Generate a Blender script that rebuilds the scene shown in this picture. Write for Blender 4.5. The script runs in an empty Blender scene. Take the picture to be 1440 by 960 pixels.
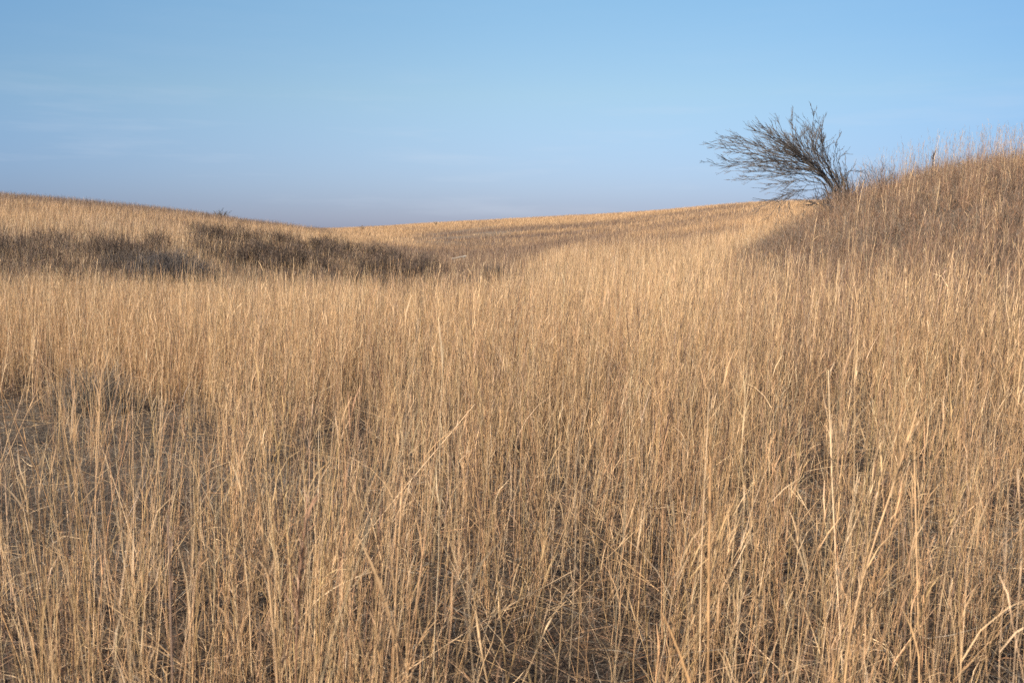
# Dry tallgrass prairie in winter: rolling golden hills, one wind-swept bare tree on a bank.
import bpy, math, random
import numpy as np

random.seed(7)
rng = np.random.default_rng(11)
scene = bpy.context.scene
COL = scene.collection

# ----------------------------------------------------------------------------- camera numbers
EYE = 1.65
F = 1400.0                       # focal length in pixels of a 1440 px wide frame (35 mm lens)
PITCH = math.atan(150.0 / F)
cP, sP = math.cos(PITCH), math.sin(PITCH)

def at(u, v, Y):
    """World point at distance Y along the line of sight (u, v) of the 1440x960 frame."""
    xc, yc = (u - 720) / F, (480 - v) / F
    dy = cP + yc * sP
    dz = -sP + yc * cP
    return np.array([Y * xc / dy, Y, EYE + Y * dz / dy])

def tan_of(u):
    return (u - 720) / F

# ----------------------------------------------------------------------------- helpers
def smooth(x, a, b):
    t = np.clip((x - a) / (b - a), 0, 1)
    return t * t * (3 - 2 * t)

def vnoise(x, y, seed=0):
    x = np.asarray(x, float); y = np.asarray(y, float)
    xi = np.floor(x).astype(np.int64); yi = np.floor(y).astype(np.int64)
    xf = x - xi; yf = y - yi
    xf = xf * xf * (3 - 2 * xf); yf = yf * yf * (3 - 2 * yf)
    def h(a, b):
        n = (a * 374761393 + b * 668265263 + seed * 982451653) & 0x7fffffff
        n = ((n ^ (n >> 13)) * 1274126177) & 0x7fffffff
        return ((n ^ (n >> 16)) & 0xffff) / 65535.0
    return (h(xi, yi) * (1 - xf) + h(xi + 1, yi) * xf) * (1 - yf) + \
           (h(xi, yi + 1) * (1 - xf) + h(xi + 1, yi + 1) * xf) * yf

def fbm(x, y, seed=0, n=3):
    s = 0; a = 0.5; tot = 0
    for k in range(n):
        s = s + a * vnoise(x * 2 ** k, y * 2 ** k, seed + k * 17); tot += a; a *= 0.5
    return s / tot

def link_mesh(name, verts, faces, mat, cols=None, parent=None, smooth_shade=False):
    """faces: (M,4) or (M,3) int array, or list of such arrays"""
    me = bpy.data.meshes.new(name)
    if not isinstance(faces, list):
        faces = [faces]
    faces = [f for f in faces if len(f)]
    verts = np.ascontiguousarray(verts, dtype=np.float32)
    me.vertices.add(len(verts)); me.vertices.foreach_set('co', verts.ravel())
    idx = np.concatenate([f.ravel() for f in faces]).astype(np.int32)
    lens = np.concatenate([np.full(len(f), f.shape[1], np.int32) for f in faces])
    starts = np.concatenate([[0], np.cumsum(lens)[:-1]]).astype(np.int32)
    me.loops.add(len(idx)); me.loops.foreach_set('vertex_index', idx)
    me.polygons.add(len(lens)); me.polygons.foreach_set('loop_start', starts)
    if smooth_shade:
        me.polygons.foreach_set('use_smooth', np.ones(len(lens), dtype=bool))
    me.update(calc_edges=True)
    if cols is not None:
        a = me.color_attributes.new('tint', 'FLOAT_COLOR', 'POINT')
        c = np.ones((len(verts), 4), np.float32); c[:, :3] = cols
        a.data.foreach_set('color', c.ravel())
    me.materials.append(mat)
    o = bpy.data.objects.new(name, me)
    COL.objects.link(o)
    if parent is not None:
        o.parent = parent
    return o

def tag(o, label=None, cat=None, group=None, kind=None):
    if label: o['label'] = label
    if cat: o['category'] = cat
    if group: o['group'] = group
    if kind: o['kind'] = kind
    return o

def empty(name, loc):
    o = bpy.data.objects.new(name, None); COL.objects.link(o)
    o.location = loc; o.empty_display_size = 0.2
    return o

# ----------------------------------------------------------------------------- terrain
# Ground profiles: for a bearing (given by its column u), (distance, height) pairs in metres.
PROF = {
 -500: [(2,0),(20,.1),(30,.9),(50,2.6),(80,5.2),(130,9.0),(200,10),(400,10)],
 -200: [(2,0),(20,.05),(30,.5),(50,2.0),(80,4.3),(130,8.0),(200,8.5),(400,8)],
   0: [(2,0),(20,0),(30,.25),(40,.9),(50,1.5),(80,3.4),(130,6.7),(170,7.2),(250,6),(400,5)],
 120: [(2,0),(20,0),(30,.2),(40,.8),(50,1.35),(80,2.95),(130,5.75),(170,6.0),(250,5),(400,5)],
 245: [(2,0),(20,0),(32,.15),(45,.95),(60,1.6),(80,2.4),(130,4.5),(170,4.4),(250,4),(400,4)],
 320: [(2,0),(20,0),(32,0),(45,.05),(54,.95),(63,1.62),(80,1.95),(130,3.6),(170,3.4),(250,3),(400,4.4)],
 450: [(2,0),(20,0),(32,-.05),(49,-.15),(57,.65),(64,1.25),(80,1.2),(130,1.9),(170,1.6),(250,2.1),(330,3.0),(420,3.4)],
 540: [(2,0),(20,0),(32,-.1),(48,-.25),(56,.35),(62,.70),(80,-.2),(120,.2),(200,.95),(300,3.2),(420,4.6)],
 620: [(2,0),(20,0),(32,-.15),(50,-.35),(60,-.45),(90,-.5),(120,-.3),(200,.95),(300,3.7),(420,6.5)],
 700: [(2,0),(20,0),(32,.03),(50,-.06),(65,-.2),(90,-.2),(120,-.1),(160,.4),(220,1.95),(300,4.6),(420,7.8)],
 780: [(2,0),(20,.03),(32,.1),(50,.12),(70,.2),(88,.45),(120,.3),(160,.9),(220,2.7),(300,5.8),(420,8.9)],
 850: [(2,0),(20,.05),(32,.16),(50,.3),(70,.55),(95,1.1),(120,1.0),(160,1.6),(220,3.4),(300,6.9),(420,10)],
 1000:[(2,0),(12,.03),(20,.2),(32,.33),(50,.58),(70,1.15),(95,2.2),(130,3.0),(200,5.7),(300,9.8),(420,11.6)],
 1060:[(2,0),(10,.03),(15,.14),(20,.5),(23,.85),(26,1.2),(32,.85),(40,.7),(50,.75),(70,1.5),(95,2.7),(130,3.9),(200,6.8),(300,11),(420,12)],
 1130:[(2,0),(10,.05),(15,.25),(20,.85),(24,1.5),(27,1.85),(31,1.55),(40,1.1),(50,1.1),(70,1.9),(95,3.1),(130,4.5),(200,7.6),(300,11.4),(420,12)],
 1190:[(2,0),(9,.05),(13,.28),(18,.85),(22,1.65),(26,2.45),(29,2.5),(40,1.9),(60,1.9),(95,3.4),(200,7.6),(300,11.4),(420,12)],
 1300:[(2,0),(8,.08),(12,.4),(16,.95),(20,1.85),(24,2.85),(27,3.2),(32,3.3),(40,3.0),(60,2.5),(95,3.8),(200,7.6),(400,12)],
 1440:[(2,0),(6,.05),(9,.2),(12,.5),(16,1.25),(20,2.35),(23,3.15),(27,3.55),(33,3.75),(45,3.5),(95,4.2),(200,7.6),(400,12)],
 1700:[(2,0),(5,.05),(8,.3),(12,.85),(16,1.7),(20,2.9),(25,4.0),(30,4.4),(45,4.3),(95,5),(200,8),(400,12)],
 2200:[(2,0),(5,.1),(8,.5),(12,1.3),(16,2.3),(20,3.5),(25,4.6),(30,5),(45,5),(95,5.5),(200,8),(400,12)],
}
TG = np.linspace(tan_of(-500), tan_of(2200), 240)
LG = np.linspace(math.log(1.5), math.log(700), 260)
_us = sorted(PROF)
_cols = np.array([np.interp(LG, [math.log(p[0]) for p in PROF[u]], [p[1] for p in PROF[u]]) for u in _us])
HT = np.array([np.interp(TG, [tan_of(u) for u in _us], _cols[:, j]) for j in range(len(LG))]).T   # (t, logY)
def _blur(a, axis, s):
    r = int(3 * s); k = np.exp(-0.5 * (np.arange(-r, r + 1) / s) ** 2); k /= k.sum()
    pad = [(0, 0), (0, 0)]; pad[axis] = (r, r)
    ap = np.pad(a, pad, mode='edge')
    out = 0
    for i, w in enumerate(k):
        sl = [slice(None), slice(None)]; sl[axis] = slice(i, i + a.shape[axis])
        out = out + w * ap[tuple(sl)]
    return out
HT = _blur(_blur(HT, 0, 2.2), 1, 2.0)

def ground_z(X, Y):
    X = np.asarray(X, float); Y = np.asarray(Y, float)
    Yc = np.maximum(Y, 2.0)
    t = np.clip(X / Yc, TG[0], TG[-1])
    # sideways of and behind the camera the land runs on level
    fi = (t - TG[0]) / (TG[1] - TG[0]); li = (np.clip(np.log(Yc), LG[0], LG[-1]) - LG[0]) / (LG[1] - LG[0])
    i = np.clip(fi.astype(int), 0, len(TG) - 2); j = np.clip(li.astype(int), 0, len(LG) - 2)
    a = fi - i; b = li - j
    z = (HT[i, j] * (1 - a) + HT[i + 1, j] * a) * (1 - b) + (HT[i, j + 1] * (1 - a) + HT[i + 1, j + 1] * a) * b
    amp = 0.05 + 0.10 * smooth(Y, 25, 70) + 0.35 * smooth(Y, 90, 260)
    sc = np.where(Y < 40, 1.6, np.where(Y < 110, 4.0, 14.0))
    n = (fbm(X / 1.7, Y / 1.7, 3, 2) - .5) * 0.10 + (fbm(X / 6.0, Y / 6.0, 5, 3) - .5) * 0.35 * smooth(Y, 14, 60) \
        + (fbm(X / 22.0, Y / 22.0, 9, 3) - .5) * 1.0 * smooth(Y, 70, 220)
    # the field sinks a little into the draw
    dip = np.exp(-.5 * ((np.log(Yc) - math.log(33)) / .33) ** 2) * (1 - smooth(t, tan_of(860), tan_of(1010)))
    dip2 = np.exp(-.5 * ((np.log(Yc) - math.log(39)) / .27) ** 2) * smooth(t, tan_of(255), tan_of(400)) * (1 - smooth(t, tan_of(690), tan_of(800)))
    return z + n - .36 * dip - .52 * dip2

def axis_pts(lo, hi, fine, n):
    s = np.linspace(math.asinh(lo / fine), math.asinh(hi / fine), n)
    return fine * np.sinh(s)

# ----------------------------------------------------------------------------- what grows where
def blob(X, Y, u, v_or_Y, rx, ry, soft=0.5, isY=True):
    """soft-edged ellipse round the ground point at bearing u and distance Y"""
    Yc = v_or_Y; Xc = tan_of(u) * Yc
    d = np.sqrt(((X - Xc) / rx) ** 2 + ((Y - Yc) / ry) ** 2)
    return 1 - smooth(d, 1 - soft, 1 + soft)

def w_hill(X, Y):                      # the bank on the right: shorter brown grass
    t = X / np.maximum(Y, 1)
    z = ground_z(X, Y)
    return smooth(z + .7 * (fbm(X / 2.3, Y / 2.3, 47, 3) - .5), .05, .90) * smooth(t + .12 * (fbm(X / 1.8, Y / 1.8, 49, 3) - .5), .17, .26) * (1 - smooth(Y, 36, 46))

def w_brush(X, Y):                     # low dark brush
    e = 0
    n1 = fbm(X / 2.2, Y / 2.2, 31, 3)
    t = X / np.maximum(Y, 1)
    def band(u0, u1, y0, y1, du=25, dy=2.0):
        ta, tb = tan_of(u0), tan_of(u1); d = du / F
        return smooth(t, ta - d, ta + d) * (1 - smooth(t, tb - d, tb + d)) * smooth(Y, y0 - dy, y0 + dy) * (1 - smooth(Y, y1 - dy, y1 + dy))
    e = np.maximum(e, band(-300, 175, 26, 47) * smooth(n1, .42, .60) * .75)
    e = np.maximum(e, band(110, 235, 31, 48) * smooth(n1, .25, .45))
    # the brush on the gully bank, its foot nearer on the right
    y0 = 47.5 - 3 * smooth(t, tan_of(280), tan_of(400)) ; y1 = 65 - 2.5 * smooth(t, tan_of(450), tan_of(600))
    b2 = smooth(t, tan_of(262), tan_of(300)) * (1 - smooth(t, tan_of(598), tan_of(622))) * smooth(Y, y0, y0 + 4) * (1 - smooth(Y, y1 - 1, y1 + 2))
    e = np.maximum(e, b2 * (.28 + .62 * smooth(n1, .34, .54)))
    return e

def w_shrub(X, Y):                     # round the big shrub the grass is thin and short
    return blob(X, Y, 246, 31.5, 2.0, 2.8, .3)

def w_scrub(X, Y):                     # fine grey-brown scrub below the tree
    n1 = fbm(X / 1.6, Y / 1.6, 41, 3)
    e = blob(X, Y, 1165, 23.5, 2.8, 5.0, .6)
    e = np.maximum(e, blob(X, Y, 1085, 24.0, 1.6, 3.2, .4))
    e = np.maximum(e, blob(X, Y, 1250, 22.0, 2.6, 4.6, .6))
    e = np.maximum(e, .7 * blob(X, Y, 1370, 20.0, 2.6, 4.0, .7))
    e = np.maximum(e, blob(X, Y, 1040, 20.0, 1.4, 2.5, .5) * .6)
    return e * smooth(n1, .30, .58)

def w_brown(X, Y):                     # share of red-brown grass among the golden, plus a ridge shadow coloured brown
    n = fbm(X / 9.0, Y / 14.0, 51, 3); n2 = fbm(X / 2.0, Y / 2.0, 57, 2)
    t = X / np.maximum(Y, 1)
    w = (.10 + .32 * smooth(n, .5, .75) + .10 * n2) * (.55 + .45 * smooth(Y, 14, 26))
    w = np.maximum(w, (.40 + .28 * smooth(n2, .35, .65)) * smooth(t + .10 * (fbm(X / 3, Y / 3, 59, 2) - .5), .13, .30) * smooth(Y, 6, 10) * (1 - smooth(Y, 32, 40)))
    w = np.maximum(w, .90 * w_hill(X, Y))
    def tu(u0, u1, d=30): return smooth(t, tan_of(u0 - d), tan_of(u0 + d)) * (1 - smooth(t, tan_of(u1 - d), tan_of(u1 + d)))
    yb = np.interp(t, [tan_of(u) for u in (500, 540, 600, 690, 720, 780, 850, 1000, 1080)], [40, 25, 23, 29, 46, 66, 88, 102, 110])
    w = np.maximum(w, .92 * tu(520, 1075, 35) * smooth(Y + (n2 - .5) * yb * .25, yb * .9, yb * 1.15) * (1 - smooth(Y, 105, 125)))
    strk = smooth(fbm(X / 40.0, Y / 16.0, 61, 3), .34, .56)
    w = np.maximum(w, .95 * tu(585, 1075, 45) * smooth(Y, 96, 106) * (1 - smooth(Y, 225, 290)) * (.35 + .65 * strk))
    w = np.maximum(w, .85 * tu(820, 1060, 40) * smooth(Y, 66, 74) * (1 - smooth(Y, 84, 92)) * (.4 + .6 * smooth(n2, .1, .4)))  # shadow band across the near ridge, painted by browning the grass there
    w = np.maximum(w, .85 * tu(-400, 470, 30) * smooth(Y, 92, 102))
    w = np.maximum(w, .60 * tu(-400, 240, 30) * smooth(Y, 28, 33) * (1 - smooth(Y, 50, 58)))
    return np.clip(w, 0, 1)

def w_bare(X, Y):                      # thin grass over grey litter
    g = 0
    for (u, yy, rx, ry, s) in [(40, 6.7, 1.3, 1.9, .97), (-60, 8.0, 1.7, 1.9, .97), (20, 5.0, .65, .9, .92), (125, 9.0, .45, .7, .9), (250, 5.2, .4, .4, .6), (330, 6.3, .6, .55, .7), (455, 5.6, .35, .4, .7),
                               (1345, 5.0, .6, .45, .65), (640, 4.6, .3, .3, .45), (770, 4.9, .3, .25, .45), (1150, 5.2, .4, .35, .45)]:
        g = np.maximum(g, s * blob(X, Y, u, yy, rx, ry, .4))
    # the two pale grey tracks along the far slope and the flat of the draw
    t = X / np.maximum(Y, 1)
    wig = 6 * (fbm(t * 14, t * 0 + 2, 71, 2) - .5)
    yl = np.interp(t, [tan_of(480), tan_of(560), tan_of(640), tan_of(720), tan_of(800)], [170, 176, 186, 206, 236]) + wig
    g = np.maximum(g, .93 * (1 - smooth(np.abs(Y - yl - 12), 9, 16)) * smooth(t, tan_of(520), tan_of(600)) * (1 - smooth(t, tan_of(690), tan_of(760))))
    wob = .35 + .65 * smooth(fbm(X / 7, Y / 7, 73, 3), .35, .6)
    y2 = np.interp(t, [tan_of(540), tan_of(640), tan_of(720), tan_of(800)], [216, 240, 275, 300]) + wig
    g = np.maximum(g, .85 * (1 - smooth(np.abs(Y - y2), 5, 12)) * smooth(t, tan_of(560), tan_of(590)) * (1 - smooth(t, tan_of(690), tan_of(730))))
    g = np.maximum(g, .9 * (1 - smooth(np.abs(Y - 150 + 0 * t), 9, 18)) * smooth(t, tan_of(510), tan_of(560)) * (1 - smooth(t, tan_of(690), tan_of(760))))
    return np.where(Y > 60, g * wob * .9, g)

# ----------------------------------------------------------------------------- materials
def mat_new(name):
    m = bpy.data.materials.new(name); m.use_nodes = True
    m.node_tree.nodes.clear()
    return m, m.node_tree.nodes, m.node_tree.links

def straw_material(name, rough=.5, spec=.3, transl=.28):
    m, N, L = mat_new(name)
    out = N.new('ShaderNodeOutputMaterial')
    at_ = N.new('ShaderNodeAttribute'); at_.attribute_name = 'tint'
    co = N.new('ShaderNodeTexCoord'); no = N.new('ShaderNodeTexNoise'); no.inputs['Scale'].default_value = 9.0; no.inputs['Detail'].default_value = 2
    L.new(co.outputs['Object'], no.inputs['Vector'])
    mr = N.new('ShaderNodeMapRange'); mr.inputs['From Min'].default_value = .3; mr.inputs['From Max'].default_value = .7
    mr.inputs['To Min'].default_value = .78; mr.inputs['To Max'].default_value = 1.18
    L.new(no.outputs['Fac'], mr.inputs['Value'])
    mx = N.new('ShaderNodeVectorMath'); mx.operation = 'SCALE'
    L.new(at_.outputs['Color'], mx.inputs[0]); L.new(mr.outputs['Result'], mx.inputs['Scale'])
    p = N.new('ShaderNodeBsdfPrincipled'); p.inputs['Roughness'].default_value = rough; p.inputs['Specular IOR Level'].default_value = spec
    L.new(mx.outputs['Vector'], p.inputs['Base Color'])
    if transl > 0:
        tr = N.new('ShaderNodeBsdfTranslucent'); L.new(mx.outputs['Vector'], tr.inputs['Color'])
        mix = N.new('ShaderNodeMixShader'); mix.inputs['Fac'].default_value = transl
        L.new(p.outputs['BSDF'], mix.inputs[1]); L.new(tr.outputs['BSDF'], mix.inputs[2])
        L.new(mix.outputs['Shader'], out.inputs['Surface'])
    else:
        L.new(p.outputs['BSDF'], out.inputs['Surface'])
    return m

M_STRAW = straw_material('dry_straw')
M_LITTER = straw_material('dead_litter', rough=.8, spec=.1, transl=.12)
M_TWIG = straw_material('grey_twig', rough=.8, spec=.12, transl=0)

def ground_material():
    m, N, L = mat_new('prairie_soil')
    out = N.new('ShaderNodeOutputMaterial'); p = N.new('ShaderNodeBsdfPrincipled')
    p.inputs['Roughness'].default_value = .95; p.inputs['Specular IOR Level'].default_value = .05
    at_ = N.new('ShaderNodeAttribute'); at_.attribute_name = 'tint'
    co = N.new('ShaderNodeTexCoord')
    n1 = N.new('ShaderNodeTexNoise'); n1.inputs['Scale'].default_value = 45; n1.inputs['Detail'].default_value = 8; n1.inputs['Roughness'].default_value = .7
    L.new(co.outputs['Object'], n1.inputs['Vector'])
    cr = N.new('ShaderNodeValToRGB'); cr.color_ramp.elements[0].position = .32; cr.color_ramp.elements[0].color = (.35, .33, .31, 1)
    cr.color_ramp.elements[1].position = .72; cr.color_ramp.elements[1].color = (1.5, 1.45, 1.4, 1)
    L.new(n1.outputs['Fac'], cr.inputs['Fac'])
    mx = N.new('ShaderNodeMix'); mx.data_type = 'RGBA'; mx.blend_type = 'MULTIPLY'; mx.inputs['Factor'].default_value = 1
    L.new(at_.outputs['Color'], mx.inputs[6]); L.new(cr.outputs['Color'], mx.inputs[7])
    L.new(mx.outputs[2], p.inputs['Base Color'])
    bp = N.new('ShaderNodeBump'); bp.inputs['Strength'].default_value = .8; bp.inputs['Distance'].default_value = .03
    L.new(n1.outputs['Fac'], bp.inputs['Height']); L.new(bp.outputs['Normal'], p.inputs['Normal'])
    L.new(p.outputs['BSDF'], out.inputs['Surface'])
    return m
M_GROUND = ground_material()

# base colours (linear albedo)
GOLD = np.array([.53, .334, .172]); PALE = np.array([.64, .455, .275]); RUST = np.array([.30, .165, .095]); BROWN = np.array([.215, .138, .095])
GREY = np.array([.235, .195, .155]); TWIG = np.array([.120, .095, .078]); DARK = np.array([.070, .055, .047])

# ----------------------------------------------------------------------------- the ground sheet
def build_ground():
    xs = np.unique(np.concatenate([axis_pts(-4000, 4000, 9.0, 460)]))
    ys = np.concatenate([axis_pts(-400, -.5, 6.0, 30), np.exp(np.linspace(math.log(1.0), math.log(600), 420)), np.linspace(640, 5000, 20)])
    X, Y = np.meshgrid(xs, ys)
    Z = ground_z(X, Y)
    # the plain beyond the far crest sinks slowly out of sight
    Z = Z - smooth(Y, 480, 900) * 6 - smooth(Y, 900, 5000) * 25
    nx, ny = len(xs), len(ys)
    V = np.stack([X, Y, Z], -1).reshape(-1, 3)
    i = np.arange(nx - 1)[None, :] + nx * np.arange(ny - 1)[:, None]
    Fq = np.stack([i, i + 1, i + 1 + nx, i + nx], -1).reshape(-1, 4)
    bare = w_bare(X, Y).reshape(-1, 1); br = w_brown(X, Y).reshape(-1, 1)
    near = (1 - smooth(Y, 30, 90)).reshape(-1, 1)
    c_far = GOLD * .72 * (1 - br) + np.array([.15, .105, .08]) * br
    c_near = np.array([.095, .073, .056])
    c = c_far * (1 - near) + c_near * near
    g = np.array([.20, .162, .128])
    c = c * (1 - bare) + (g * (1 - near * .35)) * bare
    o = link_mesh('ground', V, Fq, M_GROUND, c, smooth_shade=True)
    tag(o, kind='structure')
build_ground()

# ----------------------------------------------------------------------------- ribbons and stems
class Pile:
    """collects strips and tubes for one mesh"""
    def __init__(s): s.v = []; s.q = []; s.c = []; s.n = 0
    def add(s, V, Q, C):
        s.v.append(V.astype(np.float32)); s.q.append((Q + s.n).astype(np.int32)); s.c.append(C.astype(np.float32)); s.n += len(V)
    def build(s, name, mat, parent=None, smooth_shade=False):
        return link_mesh(name, np.concatenate(s.v), np.concatenate(s.q), mat, np.concatenate(s.c), parent, smooth_shade)

def unit(a):
    return a / np.maximum(np.linalg.norm(a, axis=-1, keepdims=True), 1e-9)

def paths(base, d, L, bend, nseg, wob=0.0):
    """base (N,3), unit direction d (N,3), length L (N,), bend vector (N,3) added as s^2"""
    s = np.linspace(0, 1, nseg + 1)
    P = base[:, None, :] + L[:, None, None] * (d[:, None, :] * s[None, :, None] + bend[:, None, :] * (s ** 2)[None, :, None])
    if wob > 0:
        k = rng.normal(0, wob, (len(base), nseg + 1, 2)) * s[None, :, None]
        P[:, :, :2] += k
    return P

def strips(pile, P, W, col, taper=None, side=None, col_tip=None):
    """flat ribbons along P (N,K,3) of width W (N,)"""
    N, K, _ = P.shape
    T = unit(P[:, -1] - P[:, 0])
    if side is None:
        r = rng.normal(size=(N, 3)); r[:, 2] *= .3
        side = unit(np.cross(T, r))
    tp = np.linspace(1, .35, K) if taper is None else taper
    off = side[:, None, :] * (W[:, None] * tp[None, :])[..., None] * .5
    V = np.stack([P - off, P + off], 2).reshape(-1, 3)              # N,K,2
    b = (np.arange(N) * K * 2)[:, None] + (np.arange(K - 1) * 2)[None, :]
    Q = np.stack([b, b + 1, b + 3, b + 2], -1).reshape(-1, 4)
    C = np.repeat(col, K * 2, axis=0)
    if col_tip is not None:
        w = np.repeat(np.linspace(0, 1, K)[None, :], N, 0)[..., None]
        C = (col[:, None, :] * (1 - w) + col_tip[:, None, :] * w)
        C = np.repeat(C.reshape(-1, 3), 2, axis=0)
    pile.add(V, Q, C)

def tubes(pile, P, R, col, sides=3, taper=None):
    """round stems along P (N,K,3) with radius R (N,) or (N,K)"""
    N, K, _ = P.shape
    T = np.empty_like(P); T[:, 1:-1] = P[:, 2:] - P[:, :-2]; T[:, 0] = P[:, 1] - P[:, 0]; T[:, -1] = P[:, -1] - P[:, -2]
    T = unit(T)
    ref = np.where(np.abs(T[..., 2:3]) > .8, np.array([1., 0, 0]), np.array([0, 0, 1.]))
    A = unit(np.cross(T, ref)); B = np.cross(T, A)
    if R.ndim == 1:
        tp = np.linspace(1, .45, K) if taper is None else taper
        R = R[:, None] * tp[None, :]
    th = np.arange(sides) * 2 * math.pi / sides
    V = P[:, :, None, :] + R[:, :, None, None] * (A[:, :, None, :] * np.cos(th)[None, None, :, None] + B[:, :, None, :] * np.sin(th)[None, None, :, None])
    V = V.reshape(-1, 3)
    b = (np.arange(N) * K * sides)[:, None, None] + (np.arange(K - 1) * sides)[None, :, None]
    k = np.arange(sides)[None, None, :]; k2 = (k + 1) % sides
    Q = np.stack([b + k, b + k2, b + k2 + sides, b + k + sides], -1).reshape(-1, 4)
    if col.ndim == 2: C = np.repeat(col, K * sides, axis=0)
    else: C = np.repeat(col.reshape(-1, 3), sides, axis=0)
    pile.add(V, Q, C)

def scatter(y0, y1, per_m2, tmax=.66, pad=.5):
    """random ground points in the wedge of land in front of the camera"""
    area = 2 * (tmax * (y1 ** 2 - y0 ** 2) / 2 + pad * (y1 - y0))
    n = int(area * per_m2)
    Y = np.sqrt(rng.random(int(n * 1.0)) * (y1 ** 2 - y0 ** 2) + y0 ** 2)
    X = (rng.random(len(Y)) * 2 - 1) * (tmax * Y + pad)
    return X, Y

def stem_colour(X, Y, brown=None):
    n = len(X)
    w = w_brown(X, Y) if brown is None else brown
    r = rng.random(n)
    isb = r < w
    pale = rng.random(n) < .24
    c = np.where(isb[:, None], RUST * .5 + BROWN * .5, GOLD)
    k = rng.random((n, 1))
    c = np.where((isb & (k[:, 0] < .5))[:, None], BROWN * 1.1, c)
    c = np.where((pale & ~isb)[:, None], PALE, c)
    c = np.where((isb & (rng.random(n) < .11))[:, None], PALE * .8, c)
    c[isb] *= .88
    c = c * rng.uniform(.74, 1.24, (n, 1)) * np.clip(rng.normal(1, .028, (n, 3)), .9, 1.1)
    return c, isb

def lean_dirs(n, sd, wind=(.035, 0)):
    d = np.stack([rng.normal(wind[0], sd, n), rng.normal(wind[1], sd, n), np.ones(n)], -1)
    return unit(d)

def bend_vec(n, a):
    v = rng.normal(0, a, (n, 3)); v[:, 2] = -np.linalg.norm(v[:, :2], axis=1) * .5
    return v

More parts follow.
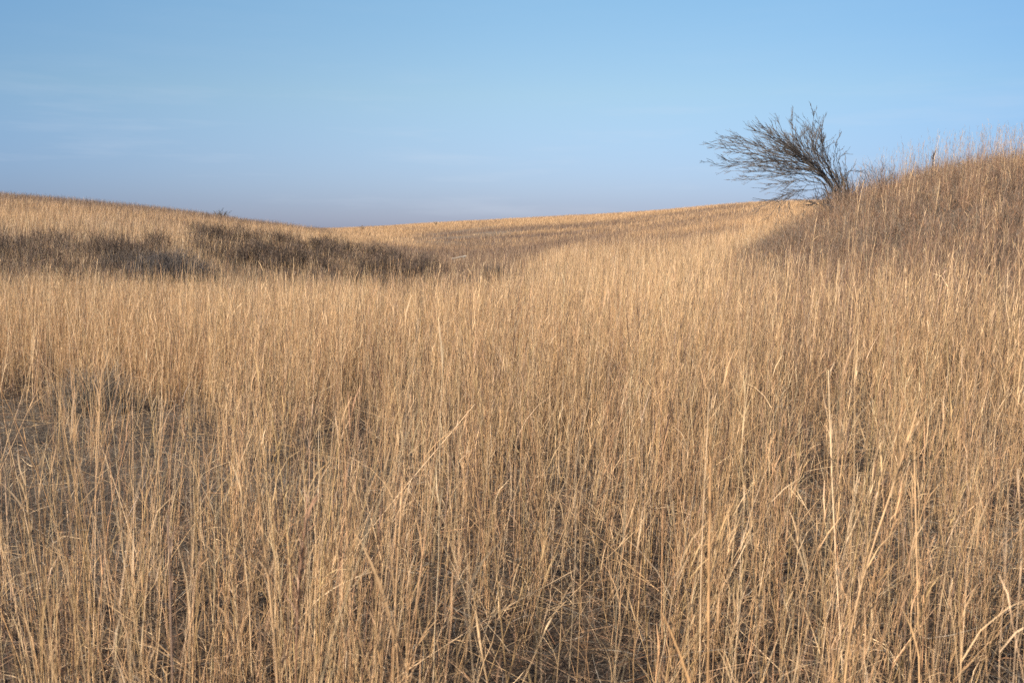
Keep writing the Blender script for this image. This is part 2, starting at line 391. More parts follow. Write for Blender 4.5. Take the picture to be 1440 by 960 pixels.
def grass_field():
    # ---- foreground and middle: bunches of culms with leaves
    pile_near = Pile()
    for (y0, y1, clumps, per, tube, nseg, wmul, nleaf) in [(1.15, 5.0, 12.5, 16, True, 7, 1.0, 3), (5.0, 9.5, 13.5, 16, True, 5, 1.05, 3), (9.5, 16, 14, 18, False, 4, 1.15, 3), (16, 26, 11, 19, False, 3, 1.35, 2)]:
        X, Y = scatter(y0, y1, clumps)
        dens = 1 - .93 * w_bare(X, Y)
        dens *= .5 + .5 * smooth(fbm(X / .9, Y / .9, 81, 2), .32, .58)
        dens *= 1 - .75 * w_scrub(X, Y)
        dens *= .72 + .28 * smooth(Y, 4.0, 8)
        k = rng.random(len(X)) < dens
        X, Y = X[k], Y[k]
        m = rng.integers(max(3, per // 3), per * 2 - per // 3, len(X))
        ci = np.repeat(np.arange(len(X)), m)
        n = len(ci)
        rad = np.abs(rng.normal(0, .075, n)) + (rng.random(n) < .35) * rng.random(n) * .3
        an = rng.random(n) * 2 * math.pi
        bx = X[ci] + rad * np.cos(an); by = Y[ci] + rad * np.sin(an)
        bz = ground_z(bx, by) - .01
        base = np.stack([bx, by, bz], -1)
        hill = w_hill(bx, by)
        col, isb = stem_colour(bx, by)
        clh = rng.normal(1, .14, len(X))[ci]
        L = np.clip(rng.normal(.95, .20, n) * clh * (.82 + .36 * fbm(bx / 2.2, by / 2.2, 87, 2)), .3, 1.45)
        L = np.where(rng.random(n) < .25, L * .6, L)
        tall = rng.random(n) < .24
        L = L * (1 - hill * np.where(tall, .05, .46))
        d = lean_dirs(n, .062)
        d[:, 0] += .22 * rad * np.cos(an) + rng.normal(0, .05, len(X))[ci]; d[:, 1] += .22 * rad * np.sin(an) + rng.normal(0, .05, len(X))[ci]
        wild = rng.random(n) < .09
        d[wild] += np.stack([rng.normal(.08, .42, wild.sum()), rng.normal(0, .3, wild.sum()), np.zeros(wild.sum())], -1)
        flat = rng.random(n) < .025
        d[flat] += np.stack([rng.normal(0, 1.3, flat.sum()), rng.normal(0, .8, flat.sum()), np.full(flat.sum(), -.35)], -1)
        d = unit(d)
        L = L * (1 - .10 * smooth(by, 16, 22)) * (1 - .20 * smooth(by, 13, 20) * (1 - smooth(bx / np.maximum(by, 1), tan_of(650), tan_of(820))))
        P = paths(base, d, L, bend_vec(n, .06), nseg, .006 if nseg > 3 else 0)
        W = np.clip(rng.normal(.0030, .0008, n), .0016, .0052) * wmul
        big = rng.random(n) < np.where(hill > .5, .06, .08)
        W = np.where(big, W * (1.25 if tube else 1.9), W); L = np.where(big, L * 1.1, L)
        col[big] = (PALE * np.array([1.08, 1.03, .95])) * rng.uniform(.8, 1.12, (big.sum(), 1))
        if tube: tubes(pile_near, P, W * .5, col, 3, np.linspace(1, .4, nseg + 1))
        else: strips(pile_near, P, W * 1.15, col)
        # leaves off the culm
        for j in range(nleaf):
            s = rng.uniform(.05, .72, n)
            i0 = np.minimum((s * nseg).astype(int), nseg - 1); f = s * nseg - i0
            ar = np.arange(n)
            b = P[ar, i0] * (1 - f[:, None]) + P[ar, i0 + 1] * f[:, None]
            az = rng.random(n) * 2 * math.pi; tilt = np.abs(rng.normal(.20, .17, n))
            ld = unit(d + np.stack([np.cos(az) * tilt, np.sin(az) * tilt, -tilt * .2], -1))
            LL = rng.uniform(.10, .34, n) * (.6 + .4 * L)
            bn = np.stack([np.cos(az), np.sin(az), -np.ones(n) * .9], -1) * (rng.random(n) ** 2 * .5)[:, None]
            LP = paths(b, ld, LL, bn, 3 if tube else 2)
            lc = col * rng.uniform(.72, 1.12, (n, 1))
            keep = rng.random(n) < .8
            strips(pile_near, LP[keep], (W * rng.uniform(.6, 1.1, n))[keep], lc[keep], np.linspace(1, .15, LP.shape[1]))
        # feathery tops
        for j in range(4 if y0 < 9 else 2):
            s = rng.uniform(.62, .97, n)
            i0 = np.minimum((s * nseg).astype(int), nseg - 1); f = s * nseg - i0
            b = P[np.arange(n), i0] * (1 - f[:, None]) + P[np.arange(n), i0 + 1] * f[:, None]
            az = rng.random(n) * 2 * math.pi; tilt = np.abs(rng.normal(.2, .12, n))
            ld = unit(d + np.stack([np.cos(az) * tilt, np.sin(az) * tilt, np.zeros(n)], -1))
            LP = paths(b, ld, rng.uniform(.05, .13, n), bend_vec(n, .12), 2)
            keep = rng.random(n) < .75
            strips(pile_near, LP[keep], (W * .75)[keep], (col * rng.uniform(.85, 1.2, (n, 1)))[keep], np.array([.5, 1, .3]))
    # thin tall stalks with feathery heads along the brow of the bank
    X, Y = scatter(20, 32, 9)
    k = rng.random(len(X)) < w_hill(X, Y) * smooth(ground_z(X, Y), 1.9, 2.6)
    X, Y = X[k], Y[k]; n = len(X)
    d = lean_dirs(n, .10)
    P = paths(np.stack([X, Y, ground_z(X, Y)], -1), d, rng.uniform(.75, 1.35, n), bend_vec(n, .09), 4)
    c = np.where((rng.random(n) < .4)[:, None], PALE * .75, RUST * .75 + PALE * .25) * rng.uniform(.8, 1.1, (n, 1))
    strips(pile_near, P, rng.uniform(.003, .0055, n), c)
    for j in range(5):
        f = rng.uniform(0, 1, (n, 1)); b = P[:, 3] * (1 - f) + P[:, 4] * f
        LP = paths(b, unit(d + rng.normal(0, .22, (n, 3))), rng.uniform(.05, .14, n), bend_vec(n, .2), 2)
        strips(pile_near, LP, np.full(n, .004), c, np.array([.6, 1, .3]))
    o = pile_near.build('tall_grass', M_STRAW)
    tag(o, 'tall dry golden bunchgrass standing thick across the foreground and middle field', 'grass', kind='stuff')

    # ---- the fields further off, blade by blade with fewer joints
    pile_far = Pile()
    for (y0, y1, per, wid, nseg, tm) in [(26, 45, 105, .0062, 3, .62), (45, 75, 46, .010, 2, .60), (75, 140, 22, .017, 2, .58), (140, 440, 4.2, .038, 2, .56)]:
        X, Y = scatter(y0, y1, per, tm, 1.5)
        dens = (1 - .97 * w_bare(X, Y)) * (1 - .56 * w_brush(X, Y)) * (1 - .7 * w_scrub(X, Y))
        dens *= .55 + .45 * smooth(fbm(X / 2.5, Y / 2.5, 83, 2), .3, .6)
        k = rng.random(len(X)) < dens
        X, Y = X[k], Y[k]; n = len(X)
        base = np.stack([X, Y, ground_z(X, Y) - .03], -1)
        col, isb = stem_colour(X, Y)
        wd = rng.uniform(.6, 1.4, n) * wid
        if y0 >= 70: col = col * .55 + col.mean(0) * .0 + .45 * np.where(isb[:, None], np.array([.165, .112, .085]), GOLD)
        big = rng.random(n) < (.06 if y0 < 70 else .0)
        wd[big] *= 1.7; col[big] = PALE * rng.uniform(.8, 1.12, (big.sum(), 1))
        hill = w_hill(X, Y)
        L = np.clip(rng.normal(.76, .2, n), .3, 1.3)
        tall = rng.random(n) < .15
        L = L * (1 - hill * np.where(tall, 0, .42))
        L *= .72 + .56 * fbm(X / np.where(Y < 80, 3.0, 9.0), Y / np.where(Y < 80, 3.0, 9.0), 89, 3)
        if y0 < 60: L *= 1 - .20 * (1 - smooth(X / Y, tan_of(650), tan_of(820)))
        L *= 1 - .6 * w_shrub(X, Y)
        if y0 > 70: L *= .85
        d = lean_dirs(n, .12)
        P = paths(base, d, L, bend_vec(n, .10), nseg)
        side = unit(np.cross(d, rng.normal(size=(n, 3)) * np.array([.7, 1, .1])))
        strips(pile_far, P, wd, col, np.linspace(1, .3, nseg + 1), side)
    o = pile_far.build('distant_grass', M_STRAW)
    tag(o, 'golden and rusty dry grass covering the hills beyond the field', 'grass', kind='stuff')

def litter_layer():
    pile = Pile()
    for (y0, y1, per) in [(1.1, 6, 950), (6, 12, 520), (12, 20, 150)]:
        X, Y = scatter(y0, y1, per)
        bare = w_bare(X, Y)
        n = len(X)
        az = rng.random(n) * 2 * math.pi; el = np.abs(rng.normal(.15, .5, n))
        d = unit(np.stack([np.cos(az), np.sin(az), el], -1))
        L = rng.uniform(.03, .17, n) * (1 - .35 * bare)
        base = np.stack([X, Y, ground_z(X, Y) + np.abs(rng.normal(0, .035, n))], -1)
        g = rng.random(n) < (.35 + .55 * bare)
        col = np.where(g[:, None], GREY, BROWN * .8 + GOLD * .2)
        col = np.where((rng.random(n) < .09)[:, None], PALE, col)
        col = np.where((rng.random(n) < .12)[:, None], RUST, col)
        col = col * rng.uniform(.35, 1.2, (n, 1))
        P = paths(base, d, L, rng.normal(0, .6, (n, 3)) * np.array([1, 1, .5]), 3)
        strips(pile, P, rng.uniform(.0015, .0045, n), col, np.array([.7, 1, .8, .3]))
    # short dead undergrowth: a brown tangle below the tall stems
    X, Y = scatter(1.1, 13, 210)
    k = rng.random(len(X)) < .25 + .75 * smooth(fbm(X / .7, Y / .7, 95, 2), .35, .6)
    X, Y = X[k], Y[k]; n = len(X)
    d = unit(np.stack([rng.normal(0, .55, n), rng.normal(0, .55, n), np.ones(n)], -1))
    col = np.where((rng.random(n) < .45)[:, None], GREY * .8, BROWN)
    col = np.where((rng.random(n) < .10)[:, None], PALE * .9, col) * rng.uniform(.55, 1.2, (n, 1))
    P = paths(np.stack([X, Y, ground_z(X, Y)], -1), d, rng.uniform(.08, .36, n), rng.normal(0, .35, (n, 3)) * np.array([1, 1, .4]), 4)
    strips(pile, P, rng.uniform(.0012, .0032, n), col, np.array([.8, 1, .8, .6, .2]))
    # fallen culms
    X, Y = scatter(1.2, 14, 18)
    n = len(X); az = rng.random(n) * 2 * math.pi
    d = unit(np.stack([np.cos(az), np.sin(az), np.abs(rng.normal(.12, .18, n))], -1))
    base = np.stack([X, Y, ground_z(X, Y) + rng.uniform(.01, .10, n)], -1)
    col = (GOLD * .6 + PALE * .35) * rng.uniform(.6, 1.15, (n, 1))
    P = paths(base, d, rng.uniform(.2, .75, n), bend_vec(n, .05), 3)
    tubes(pile, P, rng.uniform(.0009, .0019, n), col)
    o = pile.build('leaf_litter', M_LITTER)
    tag(o, 'grey-brown dead leaves and broken stems matted on the ground', 'litter', kind='stuff')

def twig_fans(pile, X, Y, Z, H, wid, nside, tint, spread=.28, sd=.22):
    """upright twigs, each with side twigs"""
    n = len(X)
    base = np.stack([X, Y, Z], -1)
    d = unit(np.stack([rng.normal(0, spread, n), rng.normal(0, spread, n), np.ones(n)], -1))
    col = tint * rng.uniform(.6, 1.35, (n, 1))
    P = paths(base, d, H, bend_vec(n, .10), 3)
    strips(pile, P, wid * rng.uniform(.7, 1.3, n), col, np.array([1, .8, .6, .3]))
    for j in range(nside):
        s = rng.uniform(.2, .95, n) * 3
        i0 = np.minimum(s.astype(int), 2); f = (s - i0)[:, None]
        b = P[np.arange(n), i0] * (1 - f) + P[np.arange(n), i0 + 1] * f
        ld = unit(d + rng.normal(0, .55, (n, 3)) * np.array([1, 1, .5]))
        LP = paths(b, ld, H * rng.uniform(.15, .42, n), bend_vec(n, .2), 2)
        strips(pile, LP, wid * rng.uniform(.4, .9, n), col * rng.uniform(.8, 1.25, (n, 1)), np.array([1, .7, .3]))

def brush():
    pile = Pile()
    cx, cy_ = scatter(23, 66, 1.15, .62, 2)
    w = w_brush(cx, cy_)
    k = rng.random(len(cx)) < w * 1.1
    cx, cy_ = cx[k], cy_[k]
    m = rng.integers(30, 95, len(cx)); ci = np.repeat(np.arange(len(cx)), m); n = len(ci)
    cr_ = rng.uniform(.35, .85, len(cx)); ch = rng.uniform(.4, 1.25, len(cx)); ct = rng.uniform(.5, 1.4, (len(cx), 1))
    a = rng.random(n) * 2 * math.pi; r = np.sqrt(rng.random(n))
    X = cx[ci] + r * cr_[ci] * np.cos(a); Y = cy_[ci] + r * cr_[ci] * np.sin(a)
    H = ch[ci] * np.sqrt(np.clip(1 - (r * .9) ** 2, 0, 1)) * rng.uniform(.7, 1.1, n)
    tint = np.where((rng.random(n) < .25)[:, None], np.array([.150, .098, .070]), np.array([.105, .078, .062])) * ct[ci]
    twig_fans(pile, X, Y, ground_z(X, Y) - .02, H, .014, 5, tint)
    o = pile.build('dark_brush', M_TWIG)
    tag(o, 'dark leafless brush growing in bands along the left slope and gully bank', 'brush', kind='stuff')
    pile = Pile()
    X, Y = scatter(16, 31, 95, .62, 1)
    k = rng.random(len(X)) < w_scrub(X, Y)
    X, Y = X[k], Y[k]
    cl = fbm(X / .9, Y / .9, 93, 2)
    H = (.22 + .55 * smooth(cl, .3, .7)) * rng.uniform(.6, 1.1, len(X))
    tint = np.where((rng.random(len(X)) < .45)[:, None], BROWN * .8, GREY * .62)
    twig_fans(pile, X, Y, ground_z(X, Y) - .02, H, .0055, 6, tint, .4)
    # tan weeds crowding the foot of the tree
    X = tan_of(1172) * 25.6 + rng.normal(0, .55, 420); Y = 25.5 + rng.normal(-.2, .5, 420)
    twig_fans(pile, X, Y, ground_z(X, Y) - .02, rng.uniform(.3, .85, 420), .0055, 6, np.tile(BROWN * 1.0, (420, 1)), .3)
    # matted short scrub on the whole bank
    X, Y = scatter(12, 31, 90, .62, 1)
    k = rng.random(len(X)) < w_hill(X, Y)
    X, Y = X[k], Y[k]
    tint = np.where((rng.random(len(X)) < .6)[:, None], BROWN * 1.0, RUST * .8)
    twig_fans(pile, X, Y, ground_z(X, Y) - .02, rng.uniform(.15, .5, len(X)), .0048, 4, tint, .5)
    o = pile.build('bank_scrub', M_TWIG)
    tag(o, 'fine grey-brown scrub and matted dead weeds on the right bank below the tree', 'scrub', kind='stuff')

grass_field()
litter_layer()
brush()

# ----------------------------------------------------------------------------- woody plants
def resample(pts, n):
    pts = np.asarray(pts, float)
    seg = np.linalg.norm(np.diff(pts, axis=0), axis=1); s = np.concatenate([[0], np.cumsum(seg)])
    u = np.linspace(0, s[-1], n)
    P = np.stack([np.interp(u, s, pts[:, k]) for k in range(pts.shape[1])], -1)
    for _ in range(2):
        P[1:-1] = .25 * P[:-2] + .5 * P[1:-1] + .25 * P[2:]
    return P, s[-1]

def add_tube(pile, P, r0, r1, col, sides=5):
    K = len(P)
    R = r0 + (r1 - r0) * np.linspace(0, 1, K) ** .8
    c = np.tile(col, (K, 1)) * rng.uniform(.8, 1.2, (K, 1))
    tubes(pile, P[None], R[None], c[None], sides)

def grow(pile, P, r0, col, level, lenf, bias, n_per_m):
    """side branches off the path P, two more levels"""
    K = len(P)
    length = np.linalg.norm(np.diff(P, axis=0), axis=1).sum()
    n = rng.poisson(length * n_per_m) + 1
    for _ in range(n):
        s = rng.uniform(.12 if level > 1 else .28, 1.0)
        x = s * (K - 1); i = min(int(x), K - 2); f = x - i
        b = P[i] * (1 - f) + P[i + 1] * f
        t = unit(P[i + 1] - P[i])
        r = rng.normal(size=3); r -= t * r.dot(t); r = unit(r)
        ang = rng.uniform(.25, .75)
        d = unit(t * math.cos(ang) + r * math.sin(ang) + bias * .30)
        L = lenf * rng.uniform(.4, 1.0) * (1.15 - .5 * s)
        kk = 5 if level == 1 else 4
        Q = b[None] + d[None] * (np.linspace(0, 1, kk) * L)[:, None]
        curl = rng.normal(0, .10, 3) + bias * .18
        Q = Q + curl[None] * (np.linspace(0, 1, kk) ** 2 * L)[:, None]
        Q[1:] += rng.normal(0, .02 * L, (kk - 1, 3))
        rr = max(.0042, r0 * (.40 - .2 * s)) if level == 1 else .0036
        add_tube(pile, Q, rr, .0028, col, 4 if level == 1 else 3)
        if level < 2:
            grow(pile, Q, rr, col * 1.08, level + 1, L * .55, bias, n_per_m * 1.15)

def windswept_tree():
    Y0 = 26.0
    bx, by = tan_of(1181) * Y0, Y0
    bz = float(ground_z(bx, by))
    root = empty('leaning_tree', (bx, by, bz))
    tag(root, 'bare windswept tree leaning left from the brow of the right-hand bank', 'tree')
    S = Y0 / F / 5.3333 * .95
    def loc(x, y, dep=0.0):           # crown drawn in a local frame: x to the right, z up, dep into the scene
        h = 845 - y
        return ((x - 1099 - .12 * max(h - 250, 0)) * S, dep, (h - .07 * max(h - 150, 0)) * S)
    bark = np.array([.115, .098, .088])
    left = unit(np.array([-.8, 0, .45]))
    # trunk: a knot of fused stems
    tk = Pile()
    stems = [[(1060, 860), (1040, 760), (1015, 650), (960, 570), (890, 505)], [(1090, 860), (1085, 740), (1060, 630), (1010, 540)], [(1130, 860), (1120, 760), (1095, 640), (1080, 540)],
             [(1030, 870), (1010, 770), (985, 690), (950, 620)], [(1160, 860), (1165, 760), (1135, 650), (1120, 560)]]
    for k, st in enumerate(stems):
        dep = [0, .10, -.10, .16, .05][k]
        P, _ = resample([loc(x, y, dep * (1 - .5 * i / len(st))) for i, (x, y) in enumerate(st)], 14)
        P[0, 2] -= .25
        add_tube(tk, P, [.068, .060, .052, .046, .042][k], .010, bark * .85, 8)
    tk.build('trunk', M_TWIG, root, True)
    limbs = [
     ([(1000, 660), (900, 520), (780, 460), (640, 440), (450, 470), (350, 475), (200, 490), (80, 497), (20, 450)], -.5, .03),
     ([(1020, 650), (900, 480), (760, 360), (700, 240), (650, 150)], .4, .030),
     ([(960, 570), (850, 450), (700, 370), (560, 330), (420, 250), (300, 215)], .5, .030),
     ([(1060, 660), (960, 520), (860, 380), (830, 250), (780, 130)], -.5, .028),
     ([(1070, 620), (980, 460), (900, 330), (950, 220), (1000, 165)], .2, .024),
     ([(1095, 640), (1070, 480), (1060, 420), (1100, 380), (1160, 395)], -.3, .022),
     ([(1000, 720), (930, 660), (820, 690), (720, 680), (600, 740), (480, 770), (350, 750)], -.6, .018),
     ([(990, 780), (900, 770), (800, 758), (710, 752)], .3, .012),
     ([(720, 680), (640, 720), (600, 745), (585, 800), (565, 865)], -.4, .010),
     ([(820, 690), (700, 700), (520, 770), (470, 810), (415, 865)], .1, .010),
     ([(940, 760), (880, 790), (910, 850)], -.2, .009),
     ([(960, 570), (820, 430), (680, 310), (560, 220), (470, 165)], .4, .022),
     ([(940, 550), (800, 430), (640, 320), (520, 250), (400, 205)], -.5, .022),
     ([(920, 540), (780, 400), (640, 270), (590, 190), (560, 140)], .0, .022),
     ([(900, 520), (740, 440), (560, 370), (380, 300), (250, 290)], .8, .02),
     ([(930, 540), (820, 380), (760, 270), (700, 190), (690, 80)], -.6, .02),
     ([(1060, 600), (990, 460), (980, 340), (960, 260), (970, 190)], .3, .018),
     ([(980, 650), (880, 570), (740, 540), (600, 560), (480, 590), (330, 590)], .7, .02),
     ([(1000, 600), (850, 500), (650, 480), (500, 400), (300, 330), (170, 340), (70, 290)], .1, .026),
     ([(960, 570), (900, 500), (700, 330), (600, 210), (570, 150)], -.8, .024),
     ([(1020, 620), (980, 430), (920, 350), (990, 310), (1040, 290)], .6, .02),
     ([(1110, 700), (1140, 520), (1150, 400)], .2, .018),
     ([(900, 520), (760, 420), (620, 380), (450, 320), (320, 270), (140, 250)], -.3, .022),
     ([(950, 590), (800, 520), (640, 520), (480, 540), (360, 540)], -.7, .018),
     ([(880, 500), (740, 330), (740, 220), (750, 110)], .1, .022),
     ([(1000, 560), (880, 420), (780, 300), (880, 200), (920, 160)], .9, .02),
     ([(960, 640), (840, 610), (720, 600), (640, 640), (560, 660), (460, 695)], .2, .016),
    ]
    # fill the crown in depth: further limbs running beside the main ones
    more = []
    for k, (pts, dep, r) in enumerate(limbs):
        for q in range(1 if k in (0, 6, 7, 8, 9, 10) else 2):
            m = len(pts); sc_ = rng.uniform(.55, .95); ox, oy = rng.normal(0, 60, 2)
            x0, y0 = pts[0]
            more.append(([(x0 + (x - x0) * sc_ + ox * i / (m - 1), y0 + (y - y0) * sc_ + oy * i / (m - 1)) for i, (x, y) in enumerate(pts)],
                         float(np.clip(dep + rng.normal(0, .7), -1.2, 1.2)), r * rng.uniform(.5, .8)))
    for pts, dep, r in limbs + more:
        n = len(pts)
        P, Ln = resample([loc(x, y, dep * (i / (n - 1)) ** 1.1) for i, (x, y) in enumerate(pts)], 20)
        P[1:-1] += rng.normal(0, .011, (18, 3))
        pl = Pile(); add_tube(pl, P, r * .62, .0048, bark, 6)
        grow(pl, P, r * .6, bark * 1.05, 1, .52 if P[-1][0] < -.35 else .26, unit(unit(P[-1] - P[8]) + np.array([-.25, 0, 0])) * .8 + np.array([0, 0, .25]), 6.2)
        pl.build('limb', M_TWIG, root, True)
    # upright suckers crowding the base
    sk = Pile()
    for _ in range(130):
        x0 = rng.uniform(1000, 1215); h = rng.uniform(150, 430) * (1 - .5 * abs(x0 - 1080) / 120)
        dep = rng.uniform(-.45, .45)
        x1 = x0 + rng.normal(-25, 45); x2 = x1 + rng.normal(0, 40)
        P, _ = resample([loc(x0, 850, dep), loc(x1, 850 - h * .55, dep * 1.1), loc(x2, 850 - h, dep * 1.3)], 8)
        P[1:-1] += rng.normal(0, .012, (6, 3))
        add_tube(sk, P, rng.uniform(.007, .014), .003, bark * .75, 4)
        grow(sk, P, .008, bark * .95, 2, .26, np.array([0, 0, .6]), 6.0)
    sk.build('suckers', M_TWIG, root)
rng = np.random.default_rng(23)
windswept_tree()
rng = np.random.default_rng(31)

def shrub(name, label, cat, u, Y, rx, ry, h, nst, wid, tint, group=None, nside=7, dome=True, spread=.3, nstem=5):
    x0, y0 = tan_of(u) * Y, Y
    z0 = float(ground_z(x0, y0))
    root = empty(name, (x0, y0, z0))
    tag(root, label, cat, group)
    a = rng.random(nst) * 2 * math.pi; r = np.sqrt(rng.random(nst))
    X = r * rx * np.cos(a) * .9; Yy = r * ry * np.sin(a) * .9
    H = h * (np.sqrt(np.clip(1 - (r * .93) ** 2, 0, 1)) if dome else 1.0) * rng.uniform(.75, 1.08, nst)
    Z = ground_z(x0 + X, y0 + Yy) - z0 - .03
    pl = Pile()
    c = tint * rng.uniform(.8, 1.2, (nst, 1))
    twig_fans(pl, X, Yy, Z, H, wid, nside, c, spread)
    pl.build('twigs', M_TWIG, root)
    m = nstem
    a = rng.random(m) * 2 * math.pi
    b = np.stack([np.cos(a) * rx * .25, np.sin(a) * ry * .25, np.full(m, -.05)], -1)
    d = unit(np.stack([np.cos(a) * .5, np.sin(a) * .5, np.ones(m)], -1))
    for k in range(m):
        st = Pile()
        tubes(st, paths(b[k:k + 1], d[k:k + 1], np.full(1, h * .75), bend_vec(1, .1), 4), np.full(1, wid * .8), (tint * .8)[None], 4)
        st.build('stem', M_TWIG, root)
    return root

shrub('rounded_shrub', 'rounded dark grey leafless shrub, the largest one at the foot of the left slope', 'shrub', 246, 32.5, 1.65, 1.3, 1.42, 2200, .009, np.array([.118, .098, .088]))
shrub('rounded_shrub', 'low dark shrub just behind and left of the large rounded shrub', 'shrub', 182, 36.5, 1.4, 1.0, 1.1, 560, .010, TWIG * 1.0)
shrub('bushy_weed', 'bushy dead grey weed clump in the open patch at left foreground', 'weed', 126, 9.1, .38, .3, .55, 420, .0032, GREY * .72, nside=9, spread=.45)
shrub('small_dark_bush', 'small dark bush in the middle of the draw above the golden field', 'bush', 694, 49.0, .7, .5, 1.12, 260, .012, TWIG * .85)
shrub('bare_sapling', 'small bare twiggy bush between the leaning tree and the grassy crest', 'bush', 1228, 26.3, .42, .4, .95, 34, .010, DARK * 1.5, nside=9, dome=False, spread=.35)
shrub('far_bush', 'tiny pale grey bush alone on the left hill skyline', 'bush', 313, 128, 1.1, .8, 1.5, 60, .05, GREY * .6, nside=6)
shrub('far_bush', 'tiny grey bush in the skyline dip between the two hills', 'bush', 512, 300, .8, .8, 1.9, 20, .06, GREY * .6, nside=5)
shrub('far_bush', 'tiny grey speck of a bush on the long far ridge', 'bush', 614, 330, .7, .8, 1.5, 16, .06, GREY * .6, nside=5)

def dead_weed(u, Y, h, label):
    x0 = tan_of(u) * Y; z0 = float(ground_z(x0, Y))
    root = empty('weed_stalk', (x0, Y, z0)); tag(root, label, 'weed')
    pl = Pile()
    P, _ = resample([(0, 0, -.05), (.02, 0, h * .5), (.05, .02, h)], 8)
    add_tube(pl, P, .011, .007, DARK, 5)
    pl.build('stem', M_TWIG, root)
    hd = Pile()
    for _ in range(10):
        s = rng.uniform(.62, 1.0); b = np.array([.05 * s, 0, h * s])
        d = unit(np.array([rng.normal(0, .3), rng.normal(0, .3), .8])); L = rng.uniform(.06, .14)
        add_tube(hd, b[None] + d[None] * (np.linspace(0, 1, 4) * L)[:, None], .010, .004, DARK * 1.1, 4)
    hd.build('seed_head', M_TWIG, root)
dead_weed(1302, 24.3, .78, 'dark dead weed stalk standing up on the right grassy crest')

def fallen_log():
    Y = 75.0; x0 = tan_of(646) * Y; z0 = float(ground_z(x0, Y))
    root = empty('fallen_log', (x0, Y, z0)); tag(root, 'pale weathered log lying in the draw between the hills', 'log')
    pl = Pile()
    P, _ = resample([(-.6, 0, .33), (-.1, 0, .40), (.5, .1, .50)], 10)
    R = np.linspace(.04, .085, 10); R[0] = .015
    tubes(pl, P[None], R[None], np.tile(np.array([.36, .325, .28]), (1, 10, 1)), 8)
    pl.build('stem', M_LITTER, root, True)
    pr = Pile()
    add_tube(pr, np.array([(.34, .05, -.3), (.36, .06, .2), (.36, .06, .46)]), .05, .035, np.array([.4, .36, .3]), 6)
    pr.build('branch_stub', M_LITTER, root, True); pr = Pile()
    add_tube(pr, np.array([(-.4, .0, -.3), (-.38, .0, .1), (-.37, .0, .36)]), .05, .03, np.array([.4, .36, .3]), 6)
    pr.build('branch_stub', M_LITTER, root, True)
fallen_log()

# ----------------------------------------------------------------------------- the stems that stand out in front
def stalk(label, pts, Y, r, col, leaves=2, head=0, group='single stems standing out in the foreground'):
    W = [at(u, v, y) for (u, v, y) in pts]
    base = W[0].copy()
    g = float(ground_z(base[0], base[1]))
    # carry the foot down to the ground along the stem's own line
    d = W[0] - W[1]
    if d[2] < 0 and base[2] > g:
        base = base + d * ((base[2] - g) / -d[2]) if (base[2] - g) / -d[2] < 3 else np.array([base[0], base[1], g])
    g = float(ground_z(base[0], base[1])); base[2] = g - .02
    root = empty('grass_stalk', (base[0], base[1], g)); tag(root, label, 'grass stalk', group)
    o0 = np.array([base[0], base[1], g])
    P, Ln = resample(np.array([base] + W) - o0, 16)
    cu = Pile(); add_tube(cu, P, r, r * .45, col, 6)
    cu.build('culm', M_STRAW, root, True)
    for k in range(leaves):
        i = int(rng.uniform(2, 11)); b = P[i]; t = unit(P[i + 1] - P[i])
        az = rng.random() * 6.283; dd = unit(t + np.array([math.cos(az), math.sin(az), 0]) * .25)
        lp = Pile()
        LP = paths(b[None], dd[None], np.array([rng.uniform(.15, .35)]), np.array([[math.cos(az) * .2, math.sin(az) * .2, -.15]]), 6)
        strips(lp, LP, np.array([r * 2.2]), (col * rng.uniform(.8, 1.1))[None], np.array([.8, 1, 1, .9, .7, .45, .1]))
        lp.build('leaf', M_STRAW, root)
    if head:
        hp = Pile(); n = head
        s = rng.uniform(.78, .99, n) * 15; i = np.minimum(s.astype(int), 14); f = (s - i)[:, None]
        b = P[i] * (1 - f) + P[i + 1] * f; t = unit(P[-1] - P[-4])
        dd = unit(t[None] + rng.normal(0, .16, (n, 3)))
        strips(hp, paths(b, dd, rng.uniform(.03, .09, n), bend_vec(n, .15), 2), np.full(n, .0028), col * rng.uniform(.75, 1.1, (n, 1)), np.array([.5, 1, .3]))
        add_tube(hp, P[11:], r * .75, r * .5, col, 5)
        hp.build('seed_head', M_STRAW, root)

A = GOLD * 1.05; PL = PALE * 1.1
stalk('long pale stem leaning far to the right with a bright kink, left of centre', [(480, 795, 4.0), (568, 686, 4.0), (612, 635, 4.05), (668, 568, 4.1)], 4, .0032, PL, 1)
stalk('pale leaf blade slanting down to the right of the bright kinked stem', [(640, 800, 3.9), (600, 720, 3.95), (572, 686, 4.0)], 4, .0024, PL, 0)
stalk('thick orange-tan stem standing upright right of centre, nearest the lens', [(996, 960, 1.75), (997, 800, 1.78), (999, 690, 1.8), (1000, 612, 1.82)], 2, .0034, np.array([.50, .29, .135]), 1, 14)
stalk('slim pale stem close beside the thick orange-tan stem', [(984, 960, 2.6), (986, 780, 2.65), (994, 620, 2.7), (998, 550, 2.7)], 2, .0026, PL, 1)
stalk('straight whitish stem rising from the bottom at right, below the tree', [(1186, 960, 2.6), (1176, 800, 2.65), (1169, 650, 2.7), (1165, 520, 2.75)], 2, .0031, PL, 2, 10)
stalk('feathery golden stem leaning right with a hazy plume, at right', [(1190, 900, 2.3), (1225, 770, 2.35), (1262, 670, 2.4), (1292, 570, 2.45)], 2, .0036, A, 2, 40)
stalk('upright golden stem beside the hazy leaning plume', [(1293, 960, 2.3), (1290, 800, 2.35), (1287, 690, 2.4), (1285, 590, 2.45)], 2, .0030, A, 3, 20)
stalk('tall pale stem at left reaching from the litter up into the golden field', [(204, 850, 4.2), (217, 720, 4.25), (226, 600, 4.3), (229, 500, 4.35)], 4, .0030, PL, 1)
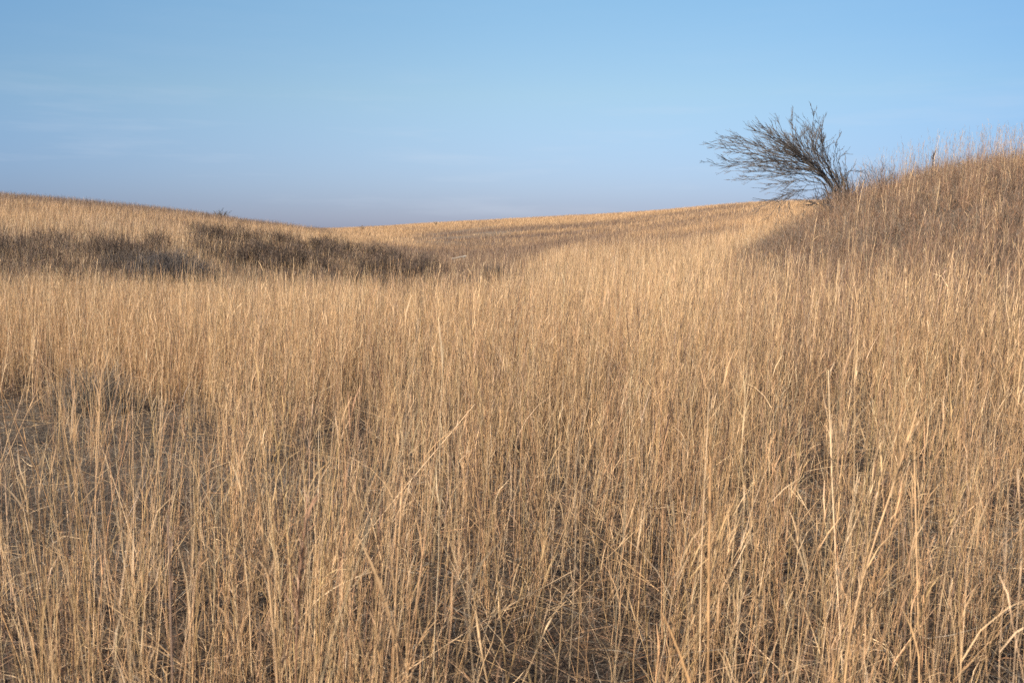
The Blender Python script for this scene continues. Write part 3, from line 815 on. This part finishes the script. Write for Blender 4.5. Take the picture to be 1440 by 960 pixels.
stalk('short broken white stem slanting across the grey litter at left', [(190, 770, 5.0), (165, 690, 5.05), (141, 622, 5.1)], 5, .0040, PL * 1.05, 1)
stalk('blurred tan stem near the lens at lower left', [(392, 960, 1.9), (384, 860, 1.92), (372, 770, 1.94), (360, 650, 1.96)], 2, .0036, A * .95, 1, 20)
stalk('reddish stem with a dark seed head at lower left', [(415, 960, 2.0), (417, 880, 2.02), (421, 810, 2.05), (432, 715, 2.1)], 2, .0030, RUST * 1.1, 0, 50)
stalk('golden stem rising through the bunch at bottom centre-left', [(552, 960, 2.2), (556, 850, 2.22), (561, 760, 2.25), (566, 680, 2.3)], 2, .0034, A, 2, 12)
stalk('pale stem on the far left leaning left over the grey litter', [(58, 860, 4.2), (45, 770, 4.25), (22, 660, 4.3), (6, 590, 4.3)], 4, .0032, PL * .95, 1)
stalk('thin pale stem lying low towards the right at bottom centre', [(560, 950, 3.4), (700, 860, 3.5), (810, 800, 3.6)], 3, .0026, PL, 0)
stalk('brown blurred stem at the bottom near the left edge', [(243, 960, 1.8), (240, 870, 1.82), (238, 760, 1.84)], 2, .0034, BROWN * 1.5, 1, 12)

# ----------------------------------------------------------------------------- sky, sun, camera
SUN_AZ = math.radians(-122)      # measured from +Y towards +X: behind the camera's left shoulder
SUN_EL = math.radians(30)
sun_dir = np.array([math.sin(SUN_AZ) * math.cos(SUN_EL), math.cos(SUN_AZ) * math.cos(SUN_EL), math.sin(SUN_EL)])
ld = bpy.data.lights.new('sun', 'SUN'); ld.energy = 5.0; ld.angle = math.radians(.53); ld.color = (1, .90, .76)
lo = bpy.data.objects.new('sun', ld); COL.objects.link(lo); lo.location = (-30, -20, 40)
from mathutils import Vector
lo.rotation_euler = Vector(-sun_dir).to_track_quat('-Z', 'Y').to_euler()

w = bpy.data.worlds.new('World'); scene.world = w; w.use_nodes = True
N = w.node_tree.nodes; Lk = w.node_tree.links; N.clear()
out = N.new('ShaderNodeOutputWorld'); bg = N.new('ShaderNodeBackground'); bg.inputs['Strength'].default_value = .0575
sky = N.new('ShaderNodeTexSky'); sky.sky_type = 'NISHITA'; sky.sun_disc = False
sky.sun_elevation = SUN_EL; sky.sun_rotation = SUN_AZ
sky.air_density = 1.0; sky.dust_density = .6; sky.ozone_density = 1.5
co = N.new('ShaderNodeTexCoord'); sx = N.new('ShaderNodeSeparateXYZ'); Lk.new(co.outputs['Generated'], sx.inputs[0])
cr = N.new('ShaderNodeValToRGB'); e = cr.color_ramp.elements
SKY_RAMP = [(0, (.63, .725, 1.34)), (.03, (.655, .755, 1.26)), (.135, (1.02, 1.12, 1.20)), (.225, (1.06, 1.29, 1.35)), (1, (1.06, 1.3, 1.36))]
SC = 1.4                       # ramp colours are kept inside 0..1 and scaled back afterwards
while len(e) < len(SKY_RAMP): e.new(.5)
for el, (p_, c_) in zip(e, SKY_RAMP):
    el.position = p_; el.color = tuple(x / SC for x in c_) + (1,)
Lk.new(sx.outputs['Z'], cr.inputs['Fac'])
def vmath(op, a, b):
    n = N.new('ShaderNodeVectorMath'); n.operation = op
    for k, q in enumerate((a, b)):
        if isinstance(q, (tuple, float)): n.inputs[k].default_value = q if isinstance(q, tuple) else (q,) * 3
        else: Lk.new(q, n.inputs[k])
    return n.outputs['Vector']
def fmath(op, a, b, clamp=False):
    n = N.new('ShaderNodeMath'); n.operation = op; n.use_clamp = clamp
    for k, q in enumerate((a, b)):
        if isinstance(q, (int, float)): n.inputs[k].default_value = q
        else: Lk.new(q, n.inputs[k])
    return n.outputs[0]
tint = vmath('SCALE', cr.outputs['Color'], 0.0); tint.node.inputs['Scale'].default_value = SC
# the sky deepens to either side of the point opposite the sun
x2 = fmath('MINIMUM', fmath('MULTIPLY', sx.outputs['X'], sx.outputs['X']), .2)
xr = fmath('MULTIPLY', fmath('MINIMUM', fmath('MAXIMUM', sx.outputs['X'], 0.0), .5), .17)
comb = N.new('ShaderNodeCombineXYZ')
for k, q in enumerate((1.35, .95, .5)):
    Lk.new(fmath('SUBTRACT', fmath('SUBTRACT', 1.0, fmath('MULTIPLY', x2, q)), xr), comb.inputs[k])
c1 = vmath('MULTIPLY', vmath('MULTIPLY', sky.outputs['Color'], tint), comb.outputs[0])
# thin streaks of high cloud, drawn out along the horizon
mp = N.new('ShaderNodeMapping'); mp.inputs['Location'].default_value = (2.3, .9, 3.3); mp.inputs['Scale'].default_value = (5.0, 5.0, 46.0); Lk.new(co.outputs['Generated'], mp.inputs['Vector'])
cn = N.new('ShaderNodeTexNoise'); cn.inputs['Scale'].default_value = 1.0; cn.inputs['Detail'].default_value = 6; cn.inputs['Roughness'].default_value = .55
Lk.new(mp.outputs['Vector'], cn.inputs['Vector'])
cm = N.new('ShaderNodeMapRange'); cm.inputs['From Min'].default_value = .50; cm.inputs['From Max'].default_value = .78; cm.inputs['To Max'].default_value = .24
Lk.new(cn.outputs['Fac'], cm.inputs['Value'])
cl = N.new('ShaderNodeMix'); cl.data_type = 'RGBA'; cl.inputs[7].default_value = (5.6, 6.2, 7.2, 1)
lowc = N.new('ShaderNodeMapRange'); lowc.inputs['From Min'].default_value = .10; lowc.inputs['From Max'].default_value = .17
lowc.inputs['To Min'].default_value = 1; lowc.inputs['To Max'].default_value = .15; Lk.new(sx.outputs['Z'], lowc.inputs['Value'])
Lk.new(fmath('MULTIPLY', cm.outputs['Result'], lowc.outputs['Result']), cl.inputs['Factor']); Lk.new(c1, cl.inputs[6])
Lk.new(cl.outputs[2], bg.inputs['Color']); Lk.new(bg.outputs['Background'], out.inputs['Surface'])

cd = bpy.data.cameras.new('camera'); cam = bpy.data.objects.new('camera', cd); COL.objects.link(cam)
cam.location = (0, 0, EYE); cam.rotation_euler = (math.pi / 2 - PITCH, 0, 0)
cd.lens = 35; cd.sensor_width = 36; cd.clip_start = .05; cd.clip_end = 20000
cd.dof.use_dof = True; cd.dof.focus_distance = 9.0; cd.dof.aperture_fstop = 6.0
scene.camera = cam

vs = scene.view_settings; vs.view_transform = 'Standard'; vs.look = 'None'; vs.exposure = 1.06; vs.gamma = 1; vs.use_curve_mapping = False
scene.render.engine = 'CYCLES'
cy = scene.cycles
cy.use_denoising = False; cy.max_bounces = 6; cy.diffuse_bounces = 3; cy.glossy_bounces = 1; cy.transmission_bounces = 2; cy.transparent_max_bounces = 4
